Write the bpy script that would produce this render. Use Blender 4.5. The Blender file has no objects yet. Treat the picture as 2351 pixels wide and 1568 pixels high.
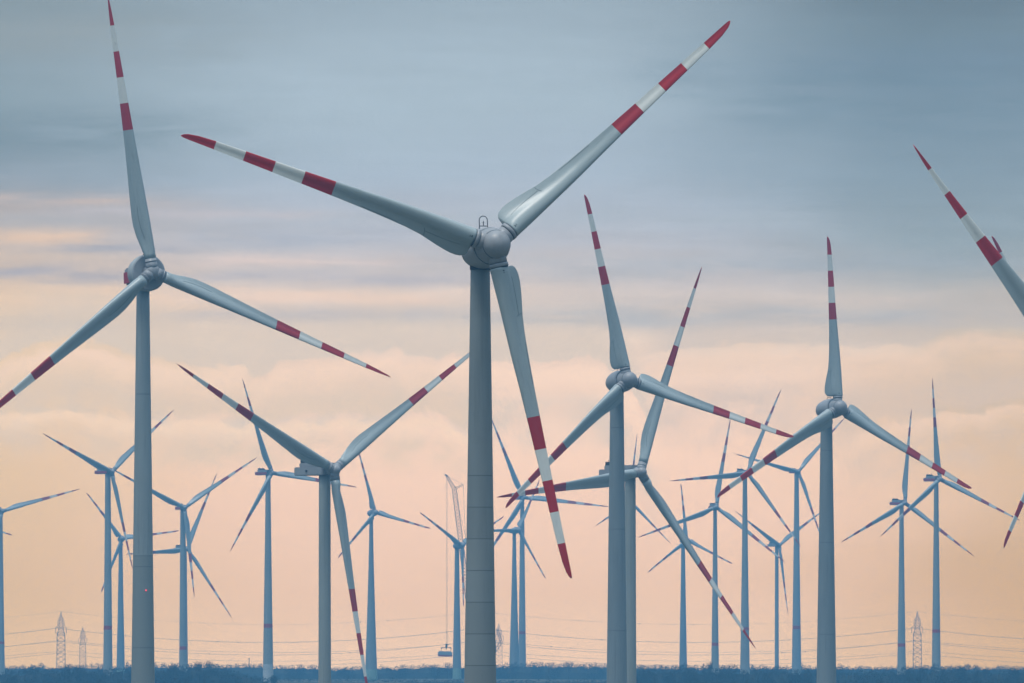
import bpy, bmesh, math, random
from mathutils import Matrix, Vector, noise

# ------------------------------------------------------------------ camera, world, sun, exposure
SC = bpy.context.scene
COL = SC.collection
R = math.radians
F = 26000.0            # focal length in units of the 2351 px wide reference
CX, HY = 1175.5, 1535.0   # principal column and horizon row of that reference
SC.render.resolution_x, SC.render.resolution_y = 1024, 683
SC.view_settings.view_transform = 'Standard'
SC.view_settings.look = 'None'
SC.view_settings.exposure = 0.0
SC.view_settings.gamma = 1.0
SC.render.engine = 'CYCLES'
SC.cycles.use_denoising = True
SC.cycles.max_bounces = 6
SC.cycles.volume_bounces = 0
SC.cycles.transparent_max_bounces = 16

cam = bpy.data.cameras.new('camera')
cam.sensor_width = 36.0
cam.lens = 36.0 * F / 2351.0
cam.shift_y = (HY - 784.0) / 2351.0
cam.clip_start = 1.0
cam.clip_end = 30000.0
cam_o = bpy.data.objects.new('camera', cam)
cam_o.rotation_euler = (R(90), 0, 0)
COL.objects.link(cam_o)
SC.camera = cam_o

SUN_EL, SUN_AZ = R(73), R(222)      # behind and to the left of the camera, filtered by cloud
sun = bpy.data.lights.new('sun', 'SUN')
sun.energy = 2.4
sun.angle = R(18)
sun.color = (1.0, 0.95, 0.88)
sun_o = bpy.data.objects.new('sun', sun)
sd = Vector((math.sin(SUN_AZ) * math.cos(SUN_EL), math.cos(SUN_AZ) * math.cos(SUN_EL), math.sin(SUN_EL)))
sun_o.rotation_euler = sd.to_track_quat('Z', 'Y').to_euler()
COL.objects.link(sun_o)

HAZE_DENSITY = 1.2e-4
HAZE_COLOR = (0.155, 0.485, 0.83, 1)
BOX_TOP, BOX_FAR = 175.0, 8300.0
AIR = (0.070, 0.241, 0.452)          # light the haze itself adds along an endless path


class NT:
    """small helper to write node trees"""
    def __init__(s, tree):
        s.t = tree; s.n = tree.nodes; s.l = tree.links
    def put(s, inp, v):
        if isinstance(v, bpy.types.NodeSocket): s.l.new(v, inp)
        elif v is not None: inp.default_value = v
    def math(s, op, a, b=None, c=None, clamp=False):
        n = s.n.new('ShaderNodeMath'); n.operation = op; n.use_clamp = clamp
        for i, v in enumerate((a, b, c)): s.put(n.inputs[i], v)
        return n.outputs[0]
    def mix(s, f, a, b, mode='MIX'):
        n = s.n.new('ShaderNodeMix'); n.data_type = 'RGBA'; n.blend_type = mode
        s.put(n.inputs['Factor'], f)
        s.put(n.inputs['A'] if False else n.inputs[6], a); s.put(n.inputs[7], b)
        return n.outputs[2]
    def ramp(s, f, stops, mode='LINEAR'):
        n = s.n.new('ShaderNodeValToRGB'); cr = n.color_ramp; cr.interpolation = mode
        while len(cr.elements) < len(stops): cr.elements.new(0.5)
        for e, (p, c) in zip(cr.elements, stops):
            e.position = p
            e.color = c if len(c) == 4 else (c[0], c[1], c[2], 1)
        s.put(n.inputs[0], f)
        return n.outputs[0]
    def smooth(s, v, a, b, lo=0.0, hi=1.0):
        n = s.n.new('ShaderNodeMapRange'); n.interpolation_type = 'SMOOTHSTEP'
        for k, x in zip(range(5), (v, a, b, lo, hi)): s.put(n.inputs[k], x)
        return n.outputs[0]
    def noise(s, vec, scale, detail=3.0, rough=0.5, dist=0.0):
        n = s.n.new('ShaderNodeTexNoise')
        s.put(n.inputs['Vector'], vec); s.put(n.inputs['Scale'], scale)
        s.put(n.inputs['Detail'], detail); s.put(n.inputs['Roughness'], rough); s.put(n.inputs['Distortion'], dist)
        return n.outputs[0]
    def comb(s, x, y, z=0.0):
        n = s.n.new('ShaderNodeCombineXYZ')
        for i, v in enumerate((x, y, z)): s.put(n.inputs[i], v)
        return n.outputs[0]
    def sep(s, v):
        n = s.n.new('ShaderNodeSeparateXYZ'); s.l.new(v, n.inputs[0]); return n.outputs
    def vmath(s, op, a, b=None, scale=None):
        n = s.n.new('ShaderNodeVectorMath'); n.operation = op
        s.put(n.inputs[0], a)
        if b is not None: s.put(n.inputs[1], b)
        if scale is not None: s.put(n.inputs['Scale'], scale)
        return n.outputs[0]


def lin(r, g, b):
    f = lambda c: (c / 255 / 12.92) if c <= 10.3 else ((c / 255 + 0.055) / 1.055) ** 2.4
    return (f(r), f(g), f(b), 1.0)


def build_world():
    w = bpy.data.worlds.new('World'); SC.world = w; w.use_nodes = True
    t = NT(w.node_tree); t.n.clear()
    out = t.n.new('ShaderNodeOutputWorld'); bg = t.n.new('ShaderNodeBackground')
    t.l.new(bg.outputs[0], out.inputs[0])
    d = t.n.new('ShaderNodeTexCoord').outputs['Generated']
    X, Y, Z = t.sep(d)
    Yc = t.math('MAXIMUM', Y, 0.02)
    # U, V: azimuth and elevation of the evening sky over the plain (1 unit = 2.2 degrees)
    U = t.math('ADD', t.math('MULTIPLY', t.math('DIVIDE', X, Yc), 26.0), CX / 1000)
    V = t.math('SUBTRACT', HY / 1000, t.math('MULTIPLY', t.math('DIVIDE', Z, Yc), 26.0))
    uv = t.comb(U, V)
    # large wisps that move the layers up and down a little
    n_big = t.noise(t.comb(t.math('MULTIPLY', U, 0.9), t.math('MULTIPLY', V, 3.0)), 1.6, 4, 0.5)
    Vw = t.math('ADD', V, t.math('MULTIPLY', t.math('SUBTRACT', n_big, 0.5), 0.16))
    def column(rows):
        return t.ramp(t.math('DIVIDE', Vw, 1.6), [(v / 1.6, lin(*k)) for v, k in rows], 'EASE' if False else 'LINEAR')
    left = column([(.0, (136, 154, 165)), (.07, (141, 159, 171)), (.23, (141, 162, 175)), (.33, (130, 152, 167)), (.41, (146, 162, 176)), (.48, (176, 173, 176)), (.557, (204, 189, 180)),
                   (.69, (222, 200, 180)), (.845, (232, 205, 178)), (1.02, (225, 197, 170)), (1.2, (220, 191, 165)), (1.36, (215, 186, 160)), (1.53, (222, 192, 166))])
    centre = column([(.0, (155, 174, 188)), (.07, (160, 179, 193)), (.23, (167, 186, 200)), (.40, (170, 187, 203)), (.48, (176, 187, 201)), (.557, (184, 189, 199)), (.62, (198, 194, 197)),
                     (.69, (213, 201, 195)), (.77, (226, 208, 196)), (.845, (236, 210, 195)), (1.02, (246, 212, 193)), (1.2, (239, 205, 187)), (1.36, (231, 198, 179)), (1.53, (233, 203, 182))])
    right = column([(.0, (114, 136, 152)), (.07, (120, 143, 159)), (.15, (122, 146, 165)), (.23, (127, 151, 169)), (.40, (137, 159, 175)), (.557, (149, 167, 179)), (.64, (166, 174, 180)), (.69, (184, 182, 181)),
                    (.77, (204, 190, 177)), (.845, (215, 191, 169)), (1.02, (218, 190, 165)), (1.2, (212, 182, 157)), (1.36, (205, 174, 148)), (1.53, (212, 180, 153))])
    Uw = t.math('ADD', U, t.math('MULTIPLY', t.math('SUBTRACT', n_big, 0.5), 0.5))
    c = t.mix(t.smooth(Uw, -0.15, 0.80), left, centre)
    c = t.mix(t.smooth(t.math('ADD', Uw, t.smooth(V, 0.40, 0.85, 0.34, 0.0)), 1.65, 2.45), c, right)
    # separate long veils of cloud, each with its own place in the sky
    n_veil = t.noise(t.comb(t.math('MULTIPLY', U, 1.3), t.math('MULTIPLY', V, 6.0), 3.1), 1.6, 5, 0.55)
    n_fine = t.noise(t.comb(t.math('MULTIPLY', U, 3.0), t.math('MULTIPLY', V, 26.0), 1.3), 1.0, 5, 0.6, 0.3)
    Vb = t.math('ADD', V, t.math('MULTIPLY', t.math('SUBTRACT', n_veil, 0.5), 0.05))
    Ub = t.math('ADD', U, t.math('MULTIPLY', t.math('SUBTRACT', n_veil, 0.5), 0.9))
    def veil(c, cu, cv, ru, rv, col, amt):
        a = t.math('ABSOLUTE', t.math('DIVIDE', t.math('SUBTRACT', Ub, cu), ru)); b = t.math('DIVIDE', t.math('SUBTRACT', Vb, cv), rv)
        r2 = t.math('ADD', t.math('MULTIPLY', a, t.math('MULTIPLY', a, a)), t.math('MULTIPLY', b, b))
        m = t.math('EXPONENT', t.math('MULTIPLY', r2, -1.0))
        m = t.math('MULTIPLY', m, t.smooth(n_fine, 0.32, 0.62, 0.25 * amt, 1.2 * amt), clamp=True)
        return t.mix(m, c, lin(*col))
    for v in [
        (2.02, .20, .42, .11, (117, 144, 163), .55), (.95, .20, .40, .13, (171, 190, 204), .6), (.10, .30, .30, .06, (126, 149, 164), .6), (.10, .08, .5, .05, (150, 163, 170), .5),
        (.12, .462, .26, .016, (200, 187, 184), .75), (.48, .492, .24, .014, (193, 191, 198), .7), (.10, .545, .19, .018, (224, 199, 182), .95), (.65, .597, .34, .017, (216, 202, 199), .85),
        (.10, .682, .30, .028, (236, 208, 186), .95), (.75, .682, .42, .020, (231, 208, 195), .95), (.8, .757, .5, .016, (224, 208, 196), .6),
        (.10, .510, .26, .014, (174, 179, 187), .75), (.20, .568, .20, .013, (172, 176, 187), .8), (.06, .625, .18, .024, (168, 171, 183), .75), (.74, .545, .40, .024, (172, 182, 197), .7),
        (.75, .640, .42, .014, (184, 184, 193), .75), (.75, .722, .42, .017, (190, 187, 191), .8), (.10, .738, .30, .014, (203, 191, 182), .7),
        (1.65, .683, .55, .014, (208, 199, 196), .7), (1.75, .785, .35, .022, (230, 207, 192), .6), (1.85, .725, .60, .024, (171, 180, 190), .75), (1.30, .735, .40, .016, (182, 186, 192), .6),
        (1.75, .615, .7, .03, (158, 174, 188), .5), (1.35, .50, .6, .02, (172, 186, 198), .5)]:
        c = veil(c, *v)
    # fine ribbing and mottling of the whole cloud deck
    rib = t.noise(t.comb(t.math('MULTIPLY', U, 2.6), t.math('MULTIPLY', V, 34.0), 9.1), 1.0, 6, 0.62, 0.5)
    mott = t.noise(t.comb(t.math('MULTIPLY', U, 5.0), t.math('MULTIPLY', V, 12.0), 4.4), 1.3, 6, 0.6, 0.3)
    amp = t.math('MULTIPLY', t.smooth(V, 0.30, 0.50, 0.45, 1.0), t.smooth(V, 1.15, 0.85, 0.15, 1.0))
    k = t.math('ADD', t.math('MULTIPLY', t.math('SUBTRACT', rib, 0.5), 0.22), t.math('MULTIPLY', t.math('SUBTRACT', mott, 0.5), 0.12))
    c = t.vmath('SCALE', c, scale=t.math('MULTIPLY_ADD', k, amp, 1.0))
    # cumulus tops
    puff = t.noise(t.comb(t.math('MULTIPLY', U, 0.75), V), 14.0, 7, 0.58)
    puff2 = t.noise(t.vmath('ADD', uv, (3.3, 1.7, 0.4)), 34.0, 5, 0.55)
    wob = t.math('ADD', t.math('MULTIPLY', t.math('SUBTRACT', puff, 0.5), 0.058),
                 t.math('MULTIPLY', t.math('SUBTRACT', puff2, 0.5), 0.022))
    def cumulus(c, pts, soft, depth, amt, col, shade, shade_amt):
        u0, u1 = pts[0][0], pts[-1][0]
        stops = [((u - u0) / (u1 - u0), (v, v, v)) for u, v in pts]
        h = t.ramp(t.math('DIVIDE', t.math('SUBTRACT', U, u0), u1 - u0, clamp=True), stops)
        h = t.math('ADD', h, wob)
        top = t.smooth(V, h, t.math('ADD', h, soft))
        body = t.smooth(V, t.math('ADD', h, depth), t.math('ADD', h, depth * 0.15))
        inu = t.math('MULTIPLY', t.smooth(U, u0 - 0.05, u0 + 0.05), t.smooth(U, u1 + 0.05, u1 - 0.05))
        inner = t.math('MULTIPLY', t.math('MULTIPLY', top, inu), t.math('MULTIPLY', t.smooth(puff, 0.2, 0.6, 0.5, 1.0), body))
        under = t.math('MULTIPLY', inu, t.math('MULTIPLY', t.smooth(V, t.math('ADD', h, depth * 0.4), t.math('ADD', h, depth * 1.0)),
                       t.smooth(V, t.math('ADD', h, depth * 2.4), t.math('ADD', h, depth * 1.1))))
        above = t.math('MULTIPLY', inu, t.math('MULTIPLY', t.smooth(V, h, t.math('SUBTRACT', h, 0.012)), t.smooth(V, t.math('SUBTRACT', h, 0.16), t.math('SUBTRACT', h, 0.02))))
        c = t.mix(t.math('MULTIPLY', above, shade_amt), c, shade)
        c = t.mix(t.math('MULTIPLY', under, t.math('MULTIPLY', shade_amt, t.smooth(puff, 0.35, 0.65, 0.3, 1.1))), c, shade)
        return t.mix(t.math('MULTIPLY', inner, amt), c, col)
    c = cumulus(c, [(-0.05, .86), (0.03, .82), (0.10, .79), (0.21, .785), (0.28, .812), (0.38, .837), (0.46, .852), (0.555, .845),
                    (0.58, .872), (0.60, .866), (0.64, .838), (0.775, .826), (0.84, .81), (0.915, .804), (0.93, .824), (1.0, .828),
                    (1.04, .81), (1.12, .83), (1.22, .838), (1.34, .832), (1.375, .832), (1.40, .86), (1.45, .90), (1.50, 1.0)],
                0.020, 0.10, 0.75, lin(247, 217, 198), lin(212, 200, 191), 0.75)
    c = cumulus(c, [(-0.1, .95), (0.05, .94), (0.15, .93), (0.22, .944), (0.3, .96), (0.6, .965), (0.8, .955), (1.0, .96), (1.1, 1.0)],
                0.016, 0.06, 0.7, lin(246, 217, 194), lin(220, 200, 184), 0.7)
    c = cumulus(c, [(1.5, .82), (1.7, .79), (1.95, .80), (2.1, .80), (2.14, .785), (2.18, .757), (2.24, .75), (2.32, .762), (2.6, .76), (3.0, .8)],
                0.024, 0.12, 0.55, lin(236, 208, 190), lin(194, 188, 186), 0.5)
    c = cumulus(c, [(1.95, .99), (2.06, .965), (2.16, .94), (2.26, .936), (2.3, .922), (2.4, .926), (2.8, .95)],
                0.016, 0.07, 0.7, lin(240, 210, 190), lin(214, 194, 181), 0.7)
    # seen through the haze: what stands behind it has to be as bright as the air takes away
    el = t.math('MAXIMUM', t.math('DIVIDE', Z, Yc), 0.0005)
    path = t.math('MINIMUM', t.math('DIVIDE', BOX_TOP, el), BOX_FAR)
    T = t.math('EXPONENT', t.math('MULTIPLY', path, -HAZE_DENSITY))
    air = t.vmath('SCALE', AIR, scale=t.math('SUBTRACT', 1.0, T))
    c = t.vmath('SCALE', t.vmath('SUBTRACT', c, air), scale=t.math('DIVIDE', 1.0, T))
    c = t.vmath('MAXIMUM', c, (0.0, 0.0, 0.0))
    # the rest of the sky: a Nishita sky behind a pale cloud sheet
    sky = t.n.new('ShaderNodeTexSky'); sky.sky_type = 'NISHITA'; sky.sun_disc = False
    sky.sun_elevation = SUN_EL; sky.sun_rotation = SUN_AZ
    sky.air_density = 1.0; sky.dust_density = 2.0
    nis = t.vmath('SCALE', sky.outputs[0], scale=0.06)
    sheet = t.ramp(Z, [(0.0, (0.12, 0.17, 0.23)), (0.2, (0.22, 0.31, 0.40)), (0.5, (0.64, 0.82, 0.98)), (1.0, (1.38, 1.62, 1.84))])
    rest = t.mix(0.72, nis, sheet)
    front = t.math('MULTIPLY', t.smooth(Y, 0.60, 0.85), t.smooth(Z, 0.20, 0.075))
    c = t.mix(front, rest, c)
    c = t.mix(t.smooth(Z, -0.002, -0.02), c, (0.05, 0.07, 0.09, 1))
    t.l.new(c, bg.inputs[0]); bg.inputs[1].default_value = 1.0


build_world()

# ------------------------------------------------------------------ materials
def material(name, col, rough=0.5, var=0.10, scale=0.6, stretch=(1, 1, 1), spec=0.4, extra=None, dirt=None):
    m = bpy.data.materials.new(name); m.use_nodes = True
    t = NT(m.node_tree); b = t.n['Principled BSDF']
    co = t.n.new('ShaderNodeTexCoord').outputs['Object']
    v = t.vmath('MULTIPLY', co, stretch)
    n = t.noise(v, scale, 5, 0.6)
    c = t.mix(t.smooth(n, 0.3, 0.75), tuple(x * (1 - var) for x in col[:3]) + (1,), tuple(min(1, x * (1 + var)) for x in col[:3]) + (1,))
    if dirt:      # rain streaks and grime that run along the thing
        n3 = t.noise(t.vmath('MULTIPLY', co, dirt[1:]), 1.0, 6, 0.65)
        c = t.mix(t.smooth(n3, 0.50, 0.78, 0, dirt[0]), c, tuple(x * .45 for x in col[:3]) + (1,))
    if extra: c = extra(t, c, co)
    t.l.new(c, b.inputs['Base Color'])
    b.inputs['Roughness'].default_value = rough
    b.inputs['Specular IOR Level'].default_value = spec
    return m


def seams(z0, step, width, depth_col):
    def f(t, c, co):
        z = t.sep(co)[2]
        fr = t.math('FRACT', t.math('DIVIDE', t.math('SUBTRACT', z, z0), step))
        line = t.math('LESS_THAN', fr, width / step)
        return t.mix(t.math('MULTIPLY', line, 0.75), c, depth_col)
    return f


M = {}
M['paint'] = material('blade_grey_paint', (0.33, 0.39, 0.395), 0.34, 0.06, 7.0, (1, 1, .25), dirt=(.40, 120, 120, 14))
M['white'] = material('blade_white_paint', (0.70, 0.71, 0.66), 0.42, 0.05, 9.0, (1, 1, .3), dirt=(.35, 110, 110, 22))
M['red'] = material('blade_red_paint', (0.43, 0.010, 0.016), 0.40, 0.18, 9.0, (1, 1, .3), dirt=(.3, 130, 130, 25))
M['nacelle'] = material('nacelle_paint', (0.30, 0.32, 0.34), 0.42, 0.08, 5.0, dirt=(.4, 50, 50, 25))
M['nacelle_pale'] = material('nacelle_pale_paint', (0.36, 0.40, 0.41), 0.45, 0.08, 0.5)
M['spinner'] = material('spinner_paint', (0.27, 0.285, 0.30), 0.42, 0.07, 6.0, dirt=(.4, 60, 60, 30))
M['steel_tower'] = material('steel_tower_paint', (0.30, 0.335, 0.32), 0.45, 0.07, 0.25, (1, 1, .2), dirt=(.55, 2.2, 2.2, .06))
M['concrete'] = material('tower_concrete', (0.24, 0.28, 0.28), 0.8, 0.10, 0.35, (1, 1, .15), dirt=(.55, 2.2, 2.2, .06))
M['collar'] = material('yaw_collar_paint', (0.025, 0.035, 0.06), 0.5, 0.1, 0.6)
M['dark'] = material('dark_metal', (0.035, 0.045, 0.06), 0.5, 0.2, 2.0)
M['gap'] = material('seam_rubber', (0.04, 0.045, 0.05), 0.7, 0.2, 2.0)
M['lattice'] = material('galvanised_steel', (0.24, 0.225, 0.23), 0.6, 0.15, 0.5)
M['crane'] = material('crane_steel', (0.05, 0.055, 0.085), 0.5, 0.15, 0.5)
M['band'] = material('tower_red_band', (0.38, 0.03, 0.06), 0.5, 0.1, 0.3)
M['green'] = material('tower_green_base', (0.24, 0.38, 0.30), 0.6, 0.1, 0.3)
M['wire'] = material('wire_aluminium', (0.30, 0.27, 0.26), 0.6, 0.05, 0.2)
M['leaf'] = material('winter_foliage', (0.020, 0.024, 0.020), 0.9, 0.3, 0.25, spec=0.05)
M['leaf_far'] = material('far_foliage', (0.030, 0.034, 0.027), 0.9, 0.25, 0.08, spec=0.05)
M['bark'] = material('bark', (0.06, 0.05, 0.045), 0.9, 0.2, 0.6, spec=0.05)


def ground_extra(t, c, co):
    x, y, z = t.sep(co)
    n = t.noise(t.comb(t.math('MULTIPLY', x, 0.004), t.math('MULTIPLY', y, 0.02)), 1.0, 5, 0.6)
    n2 = t.noise(t.comb(t.math('MULTIPLY', x, 0.03), t.math('MULTIPLY', y, 0.06)), 1.0, 5, 0.65)
    c = t.mix(t.smooth(n, 0.48, 0.60), c, (0.20, 0.19, 0.14, 1))
    return t.mix(t.smooth(n2, 0.5, 0.62, 0, 0.7), c, (0.045, 0.05, 0.035, 1))


M['field'] = material('field_soil_and_stubble', (0.06, 0.06, 0.042), 0.95, 0.2, 0.02, spec=0.1, extra=ground_extra)


def glow_material():
    m = bpy.data.materials.new('red_lamp'); m.use_nodes = True
    b = m.node_tree.nodes['Principled BSDF']
    b.inputs['Base Color'].default_value = (0.6, 0.01, 0.02, 1)
    b.inputs['Emission Color'].default_value = (1.0, 0.04, 0.06, 1)
    b.inputs['Emission Strength'].default_value = 2.2
    return m


M['lamp'] = glow_material()

# ------------------------------------------------------------------ helpers
def P(px, py, D):
    return Vector(((px - CX) / F * D, D, (HY - py) / F * D))


def sstep(a, b, x):
    u = min(1, max(0, (x - a) / (b - a))); return u * u * (3 - 2 * u)


def ground_z(x, y):
    z = -1.7 - 30.3 * sstep(60, 900, y) + 25.4 * sstep(2600, 5600, y)
    z += 0.35 * math.sin(x * 0.021 + y * 0.0031) * sstep(1500, 4000, y)
    return z


def tag(o, label, cat, group=None, kind=None):
    if label: o['label'] = label
    if cat: o['category'] = cat
    if group: o['group'] = group
    if kind: o['kind'] = kind
    return o


def empty(name, loc, rz=0.0):
    o = bpy.data.objects.new(name, None); o.empty_display_size = 2.0
    o.location = loc; o.rotation_euler = (0, 0, rz); COL.objects.link(o); return o


def link(name, me, parent=None, mat=None):
    o = bpy.data.objects.new(name, me); COL.objects.link(o)
    if parent is not None: o.parent = parent
    if mat is not None:
        for m in (mat if isinstance(mat, (list, tuple)) else [mat]): me.materials.append(m)
    return o


class MB:
    """collects shapes into one mesh"""
    def __init__(s): s.v = []; s.f = []; s.m = []; s.sm = []
    def add(s, vs, fs, mi=0, smooth=False):
        k = len(s.v); s.v += [tuple(v) for v in vs]
        for f in fs: s.f.append([i + k for i in f]); s.m.append(mi); s.sm.append(smooth)
    def rings(s, rings, mi=0, cap=True, smooth=True, mis=None):
        n = len(rings[0]); vs = [p for r in rings for p in r]
        for j in range(len(rings) - 1):
            fs = [[j * n + i, j * n + (i + 1) % n, (j + 1) * n + (i + 1) % n, (j + 1) * n + i] for i in range(n)]
            if j == 0: k = len(s.v); s.v += [tuple(v) for v in vs]
            for f in fs: s.f.append([i + k for i in f]); s.m.append(mis[j] if mis else mi); s.sm.append(smooth)
        if cap:
            s.f.append([k + i for i in reversed(range(n))]); s.m.append(mis[0] if mis else mi); s.sm.append(False)
            s.f.append([k + (len(rings) - 1) * n + i for i in range(n)]); s.m.append(mis[-1] if mis else mi); s.sm.append(False)
    def box(s, c, size, mi=0, rot=None, bevel=0.0):
        bm = bmesh.new(); bmesh.ops.create_cube(bm, size=1)
        for v in bm.verts: v.co = Vector((v.co.x * size[0], v.co.y * size[1], v.co.z * size[2]))
        if bevel: bmesh.ops.bevel(bm, geom=bm.edges[:], offset=bevel, segments=2, affect='EDGES')
        mt = (rot.to_4x4() if rot else Matrix.Identity(4))
        bm.verts.index_update()
        vs = [mt @ v.co + Vector(c) for v in bm.verts]
        s.add(vs, [[v.index for v in f.verts] for f in bm.faces], mi); bm.free()
    def tube(s, a, b, r0, r1=None, n=6, mi=0, cap=True):
        a = Vector(a); b = Vector(b); r1 = r0 if r1 is None else r1
        d = (b - a).normalized(); u = d.orthogonal().normalized(); w = d.cross(u)
        rg = [[p + (u * math.cos(2 * math.pi * i / n) + w * math.sin(2 * math.pi * i / n)) * r for i in range(n)] for p, r in ((a, r0), (b, r1))]
        s.rings(rg, mi, cap)
    def path(s, pts, r, n=6, mi=0):
        rg = []
        pts = [Vector(p) for p in pts]; u = None
        for i, p in enumerate(pts):
            d = (pts[min(i + 1, len(pts) - 1)] - pts[max(i - 1, 0)]).normalized()
            u = (d.orthogonal() if u is None else (u - d * u.dot(d))).normalized(); w = d.cross(u)
            rr = r[i] if isinstance(r, (list, tuple)) else r
            rg.append([p + (u * math.cos(2 * math.pi * k / n) + w * math.sin(2 * math.pi * k / n)) * rr for k in range(n)])
        s.rings(rg, mi)
    def lathe(s, prof, axis='Z', n=40, mi=0, mis=None):
        rg = []
        for h, r in prof:
            ring = []
            for i in range(n):
                a = 2 * math.pi * i / n; x, y = r * math.cos(a), r * math.sin(a)
                ring.append((x, y, h) if axis == 'Z' else (x, -h, y))
            rg.append(ring)
        if axis == 'Y': rg = rg[::-1]; mis = mis[:-1][::-1] + [mis[0]] if mis else None
        if axis == 'Z' and prof[0][0] > prof[-1][0]: rg = rg[::-1]; mis = mis[:-1][::-1] + [mis[0]] if mis else None
        s.rings(rg, mi, mis=mis)
    def mesh(s, name):
        me = bpy.data.meshes.new(name); me.from_pydata(s.v, [], s.f)
        me.polygons.foreach_set('material_index', s.m); me.polygons.foreach_set('use_smooth', s.sm)
        me.update(); return me
    def build(s, name, mats, parent=None):
        return link(name, s.mesh(name), parent, mats)


def interp(tab, x):
    if x <= tab[0][0]: return tab[0][1:]
    for a, b in zip(tab, tab[1:]):
        if x <= b[0]:
            u = (x - a[0]) / (b[0] - a[0])
            return tuple(p + (q - p) * u for p, q in zip(a[1:], b[1:]))
    return tab[-1][1:]


# ------------------------------------------------------------------ the setting
def build_ground():
    xs = [-1500 + 3000 * i / 60 for i in range(61)]
    ys = [-280 + 60 * i for i in range(20)] + [920 + 200 * i for i in range(10)] + [2900 + 90 * i for i in range(60)]
    ys = [y for y in ys if y < 8150] + [8150]
    vs = [(x, y, ground_z(x, y)) for y in ys for x in xs]
    n = len(xs)
    fs = [[j * n + i, j * n + i + 1, (j + 1) * n + i + 1, (j + 1) * n + i] for j in range(len(ys) - 1) for i in range(n - 1)]
    m = MB(); m.add(vs, fs, 0, True)
    o = m.build('field', M['field']); tag(o, None, None, kind='structure')


build_ground()

# ------------------------------------------------------------------ wind turbines
BANDS = [0.515, 0.612, 0.706, 0.800, 0.894]
# r, leading edge x, trailing edge x, thickness ratio, twist (deg), all lengths in rotor radii
BLADE_EGG = [
    (0.068, .0268, -.0500, .70, 20), (0.074, .0270, -.0585, .64, 20), (0.085, .0270, -.0640, .58, 20), (0.100, .0270, -.0662, .55, 19.5),
    (0.118, .0270, -.0655, .53, 19), (0.138, .0270, -.0625, .51, 18), (0.165, .0268, -.0570, .49, 17), (0.193, .0265, -.0505, .47, 15.5), (0.22, .0262, -.0440, .46, 14),
    (0.27, .0255, -.0375, .44, 12), (0.34, .0240, -.0325, .40, 10),
    (0.42, .021, -.0285, .34, 8), (0.515, .0182, -.0250, .29, 6), (0.612, .0158, -.0222, .26, 4.5), (0.706, .0138, -.0196, .24, 3.2),
    (0.80, .0120, -.0172, .22, 2.2), (0.894, .0100, -.0152, .20, 1.2), (0.95, .0070, -.0142, .18, .8), (0.98, .0020, -.0136, .16, .5),
    (0.993, -.0030, -.0128, .15, .3), (1.0, -.0080, -.0110, .15, 0)]
BLADE_SLIM = [
    (0.045, .0205, -.0205, 1.0, 16), (0.065, .0205, -.0215, .96, 16), (0.09, .0205, -.0275, .80, 16), (0.13, .0205, -.0375, .60, 15),
    (0.17, .0202, -.0435, .50, 14), (0.21, .0198, -.0440, .45, 12.5), (0.27, .0185, -.0405, .40, 10.5), (0.35, .0168, -.0350, .35, 8.5),
    (0.43, .0150, -.0298, .31, 6.8), (0.515, .0132, -.0252, .28, 5.2), (0.612, .0115, -.0210, .25, 4), (0.706, .0098, -.0172, .23, 3),
    (0.80, .0082, -.0136, .21, 2), (0.894, .0062, -.0098, .20, 1.2), (0.95, .0043, -.0066, .18, .8), (0.985, .0022, -.0034, .16, .5), (1.0, .0004, -.0010, .16, 0)]


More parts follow.
